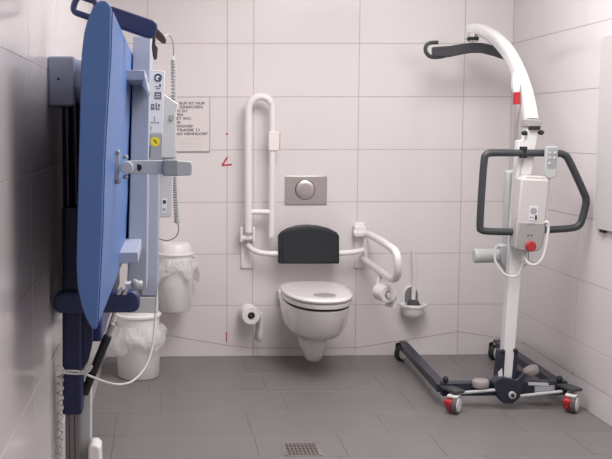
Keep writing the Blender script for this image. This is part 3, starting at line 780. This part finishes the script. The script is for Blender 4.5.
# mast foot clamp
for (x0, x1) in ((499.5, 504), (513, 517)):
    dx = 0
    slab_px('mast_clamp', [(x0+1.5, 352), (x1+1.5, 351), (x1-.5, 385), (x0-1.5, 385)], -1.04, .07, HNAVY, .003, ho)
slab_px('clamp_back', [(503, 366), (515, 366), (514, 386), (501, 386)], -.985, .02, HNAVY, .003, ho)
for (x, y) in ((503, 351.5), (515.5, 350.5)):
    MB().sph(at(x, y, -1.04), .011).build('knob', BLACK, ho)
sticker('label', [(498, 372), (502, 368), (502.5, 376), (498.5, 378)], -1.043, LABELW, ho, .001)
# mast
def lofted(name, a, b, wa, wb, m_, depth=.05, parent=ho, bev=.005):
    """bar between two points with widths wa, wb (x) and a depth in y"""
    a, b = Vector(a), Vector(b)
    R = []
    for p_, w_ in ((a, wa), (b, wb)):
        R.append([p_+V(-w_/2, -depth/2, 0), p_+V(w_/2, -depth/2, 0), p_+V(w_/2, depth/2, 0), p_+V(-w_/2, depth/2, 0)])
    return MB().loft(R).build(name, m_, parent, bevel=bev)
YM = -1.01
lofted('mast', at(504.8, 383, YM), at(523.5, 140, YM), .054, .064, HWHITE)
lofted('mast_head', at(523.8, 175, YM-.01), at(531.5, 122, YM-.01), .05, .052, HWHITE, .06)
# boom: curved box beam
path = [(531, 123, -1.02), (528.5, 107, -.95), (524, 88, -.86), (517, 69, -.75), (508, 52, -.62), (497, 39.5, -.50), (486, 32, -.39), (477.5, 28.8, -.32), (470.5, 29.5, -.27)]
pp = smooth_path([at(*q_) for q_ in path], 5)
R = []; N = len(pp)
for i, p_ in enumerate(pp):
    t_ = (pp[min(i+1, N-1)]-pp[max(i-1, 0)]).normalized(); s_ = V(1, 0, 0); s_ = (s_-t_*s_.dot(t_)).normalized(); n_ = s_.cross(t_)
    u = i/(N-1); wd = .030-.006*u; hh = .036-.010*u*u
    R.append([p_+s_*wd*math.copysign(abs(math.cos(a))**.5, math.cos(a))+n_*hh*math.copysign(abs(math.sin(a))**.5, math.sin(a)) for a in [2*PI*k/20 for k in range(20)]])
MB().loft(R).build('boom', HWHITE, ho, ang=50)
# boom lettering, faint grey marks
ms = []
k0 = int(len(pp)*.55)
# collar
c0 = at(531, 123.5, YM-.01)
MB().box((c0.x, c0.y-.003, c0.z), (.068, .078, .036), Matrix.Rotation(math.radians(4), 3, 'Y')).build('boom_collar', HBOXD, ho, bevel=.005)
MB().box((c0.x+.002, c0.y-.02, c0.z-.02), (.05, .052, .018)).build('collar_gap_shade', BLACK, ho, bevel=.003)  # black block stands in for the shade under the collar
for (x, y) in ((524.5, 133), (541, 132.5)):
    MB().sph(at(x, y, -1.05), .013, (1.1, 1, .9)).build('knob', BLACK, ho)
MB().cyl(at(524.5, 133, -1.04), at(541, 132.5, -1.04), .006).build('hinge_pin', BLACK, ho)
# actuator
Ya = -.93
MB().prism([at(x, y, Ya) for x, y in ((514, 73), (518, 72), (520.5, 84), (519.5, 93), (514.5, 93), (513, 86))], (0, .03, 0)).build('actuator_head', HWHITE, ho, bevel=.003)
MB().cyl(at(516.8, 92, Ya+.01), at(516.7, 104.5, Ya+.01), .0165).build('red_collar', RED, ho, bevel=.002)
MB().cyl(at(516.7, 104, Ya+.01), at(514.5, 176, Ya+.01), .0155).build('actuator_rod', STEEL, ho)
lofted('actuator_body', at(510, 247, Ya), at(514, 170, Ya), .074, .080, ACT, .05, bev=.012)
slab_px('motor_block', [(500, 246), (505, 244.5), (516, 246), (514.5, 276), (510, 276), (501, 262)], Ya-.03, .06, ACT, .008, ho)
MB().cyl(at(499, 255.5, Ya), at(476, 256, Ya), .033, n=32).build('motor', ACT, ho, bevel=.008)
MB().cyl(at(478, 256, Ya), at(473.5, 256, Ya), .034, n=32).build('motor_cap', LGREY, ho, bevel=.006)
# battery / control box
Yb = -1.12
front = [(521.5, 178.5), (549, 180), (547.5, 200), (545, 232), (543.5, 243), (540, 250.5), (531, 251.5), (517, 250), (515.3, 246), (518.5, 212)]
slab_px('battery_box', front, Yb, .085, HBOX, .007, ho)
slab_px('box_top', [(521, 180), (526, 175.5), (546, 176.5), (549, 181)], Yb+.008, .07, HBOX, .006, ho)
slab_px('box_side', [(517, 212), (520.5, 178), (525, 178), (521, 214), (517.5, 247), (515, 245)], Yb+.02, .07, HBOX, .005, ho)
slab_px('lower_housing', [(519, 222), (546, 223.5), (544.8, 236), (542.5, 246), (539.5, 250.8), (530, 252), (517.5, 250), (517, 240)], Yb-.006, .03, HBOXD, .005, ho)
YS = Yb-.0005
lbl = sticker('label', [(529.5, 205.5), (538.2, 206), (537.5, 221), (528.5, 220)], YS, LABELW, ho, .0012)
sticker('round_mark', [(533.6+3.3*math.cos(k*PI/10), 211+3.3*math.sin(k*PI/10)) for k in range(20)], YS-.0014, MGREY, ho)
sticker('label_print', [(535, 215), (537, 215.2), (536.8, 220), (534.8, 219.8)], YS-.0014, INK, ho)
sticker('label_print', [(529.6, 216.5), (533.5, 216.7), (533.5, 218), (529.6, 217.8)], YS-.0014, MGREY, ho)
sticker('label_print', [(527.5, 222.9), (535, 223.2), (535, 224.2), (527.5, 223.9)], YS-.0074, MGREY, ho)
for x in (528, 531.5): MB().cyl(at(x, 235.3, Yb-.007), at(x, 235.3, Yb-.0045), .0035).build('indicator', BLACK, ho)
eb = at(529.8, 246, Yb-.006)
MB().cyl(eb+V(0, -.004, 0), eb+V(0, .006, 0), .019, n=28).build('button_base', HBOXD, ho)
MB().cyl(eb+V(0, -.020, 0), eb+V(0, -.004, 0), .0235, .0235, n=28).build('emergency_button', RED, ho, bevel=.004)
# push handle
Yh = -1.065
hp = [(514, 153), (492, 153), (486, 155), (484, 162), (481.5, 195), (480, 226), (482, 230), (488, 231.3), (513, 232)]
hq = [(548, 229.8), (568, 228.5), (577, 226.5), (581.5, 221), (585.5, 206), (586, 200), (584, 193), (569, 160.5), (564, 155), (558, 153.3), (536, 153)]
P_ = smooth_path([at(x, y, Yh) for x, y in hp], 5)+smooth_path([at(x, y, Yh) for x, y in hq], 5)
MB().tube(P_, .0165, n=16, closed=True).build('push_handle', HGREY, ho)
MB().cyl(at(523.5, 146.5, Yh), at(523, 158, Yh), .0175).build('handle_joint', BLACK, ho, bevel=.003)
# spreader bar at the boom tip
Ys = -.27
yk = at(478, 38, Ys)
MB().cyl(at(473, 33, -.30), at(473, 42, -.30), .026, .028).build('swivel', CHROME, ho, bevel=.003)
MB().cyl(at(473, 37, -.30), at(473, 41, -.30), .031, .029).build('swivel_collar', BLACK, ho, bevel=.003)
MB().tube(smooth_path([at(465.5, 39, -.27), at(468, 36, -.27), at(470, 31, -.27)], 4), .007).build('safety_pin', LGREY, ho)
top = [(433, 47), (450, 45.8), (462, 43.8), (472, 42.6), (482, 42.8), (492, 45), (508, 50), (512, 51.5)]
bot = [(512, 61.5), (508, 60), (494, 55.5), (482, 52.6), (472, 52.8), (462, 54.5), (450, 57), (433, 56.5)]
slab_px('spreader_bar', top+bot, Ys-.03, .03, BARBLK, .003, ho)
MB().tube(smooth_path([at(x, y, Ys-.015) for x, y in ((450, 54.5), (440, 57), (431, 56.8), (426.5, 53), (425.5, 48), (428, 43.8), (433, 42.6), (438, 42.4))], 6), .0105, n=12).build('sling_hook', LGREY if False else HGREY, ho)
MB().tube(smooth_path([at(x, y, Ys-.015) for x, y in ((508, 58), (512, 61), (515.5, 60), (516, 56), (514.5, 53))], 6), .008, n=12).build('sling_hook', HGREY, ho)
# faint lettering along the boom
def seg_letters():
    m = MB()
    for i, (x, y) in enumerate(((494.0, 35.8), (495.8, 37.6), (497.5, 39.4), (499.2, 41.3), (500.8, 43.2), (502.3, 45.2))):
        m.prism([at(a_, b_, -.56-.012*i) for a_, b_ in ((x-1.2, y+.2), (x+1.2, y-1.6), (x+1.8, y-1.0), (x-.6, y+.9))], (0, -.001, 0))
    return m
# fitted directly onto the camera-side flank of the boom
m = MB()
Lp = len(pp)
for j in range(8):
    u = .50+.028*j; i = int(u*(Lp-1)); p_ = pp[i]
    t_ = (pp[i+1]-pp[i-1]).normalized(); s_ = (V(1, 0, 0)-t_*t_.x).normalized(); n_ = s_.cross(t_)
    wd = .030-.006*u
    c_ = p_-s_*(wd+.0006)
    for kk, (dt, dn, a1, a2) in enumerate(((-.006, 0, .002, .016), (0, .007 if j % 2 else -.007, .012, .002), (.0, 0, .008, .002))):
        q_ = c_+t_*dt+n_*dn
        m.loft([[q_+t_*sx*a1/2+n_*sy*a2/2-s_*d_ for sx, sy in ((-1, -1), (1, -1), (1, 1), (-1, 1))] for d_ in (0, .0006)])
m.build('faint_lettering', FAINT, ho)

# hoist hand control and cables
rc_ = thing('hoist_hand_control', at(552, 162, -1.06), 'grey hand control with buttons hanging on the right side of the push handle', 'remote control')
slab_px('body', [(546.5, 146), (558.5, 146.5), (557, 170), (555.5, 177), (552, 178.5), (547, 178), (545, 174), (545, 168)], -1.112, .022, ACT, .004, rc_)
slab_px('keypad', [(548, 148), (557.5, 148.3), (556, 168.5), (547, 168)], -1.1135, .003, MGREY, .001, rc_)
for (x, y) in ((550, 152.5), (554.8, 152.6), (549.8, 157.5), (554.5, 157.7), (549.4, 163)):
    MB().cyl(at(x, y, -1.1138), at(x, y, -1.1165), .0055, n=12).build('button', LGREY, rc_)
slab_px('clip', [(550, 144.5), (555, 144.5), (555, 158), (550, 158)], -1.09, .012, MGREY, .003, rc_)
cbh = thing('hoist_cable', at(545, 240, -1.1), 'white cable hanging from hand control, looping under the hoist battery box', 'cable')
MB().tube(smooth_path([at(549.5, 178, -1.10), at(549.3, 192, -1.11), at(547, 210, -1.12), at(545.5, 224, -1.13)], 6), .003, n=8).build('straight_lead', CABLE, cbh)
MB().tube(smooth_path([at(544.5, 223, -1.13), at(547, 222, -1.14), at(548.5, 227, -1.14), at(546, 246, -1.14), at(542, 259, -1.14), at(536, 264.5, -1.13), at(529, 263.5, -1.12), at(525, 258, -1.1), at(524, 251, -1.08)], 6), .0062, n=8).build('coiled_lead', WCABLE, cbh)
mo = thing('motor_cable', at(500, 262, -1.0), 'white cable hanging in a loop below the hoist motor', 'cable')
MB().tube(smooth_path([at(500, 247, -.975), at(496.5, 247, -1.0), at(494.5, 252, -1.02), at(496, 263, -1.04), at(503, 273, -1.05), at(511, 276.5, -1.06), at(518, 275, -1.07), at(522, 267, -1.08), at(525, 259, -1.09), at(526, 251, -1.09)], 6), .0052, n=8).build('loop_lead', WCABLE, mo)
MB().tube(smooth_path([at(528, 251, -1.09), at(528.5, 258, -1.10), at(527, 263, -1.09), at(522, 268, -1.06)], 6), .003, n=8).build('thin_lead', CABLE, mo)

sc = bpy.context.scene
sc.view_settings.view_transform = 'Standard'
sc.view_settings.look = 'None'
sc.view_settings.exposure = 0
sc.cycles.max_bounces = 8
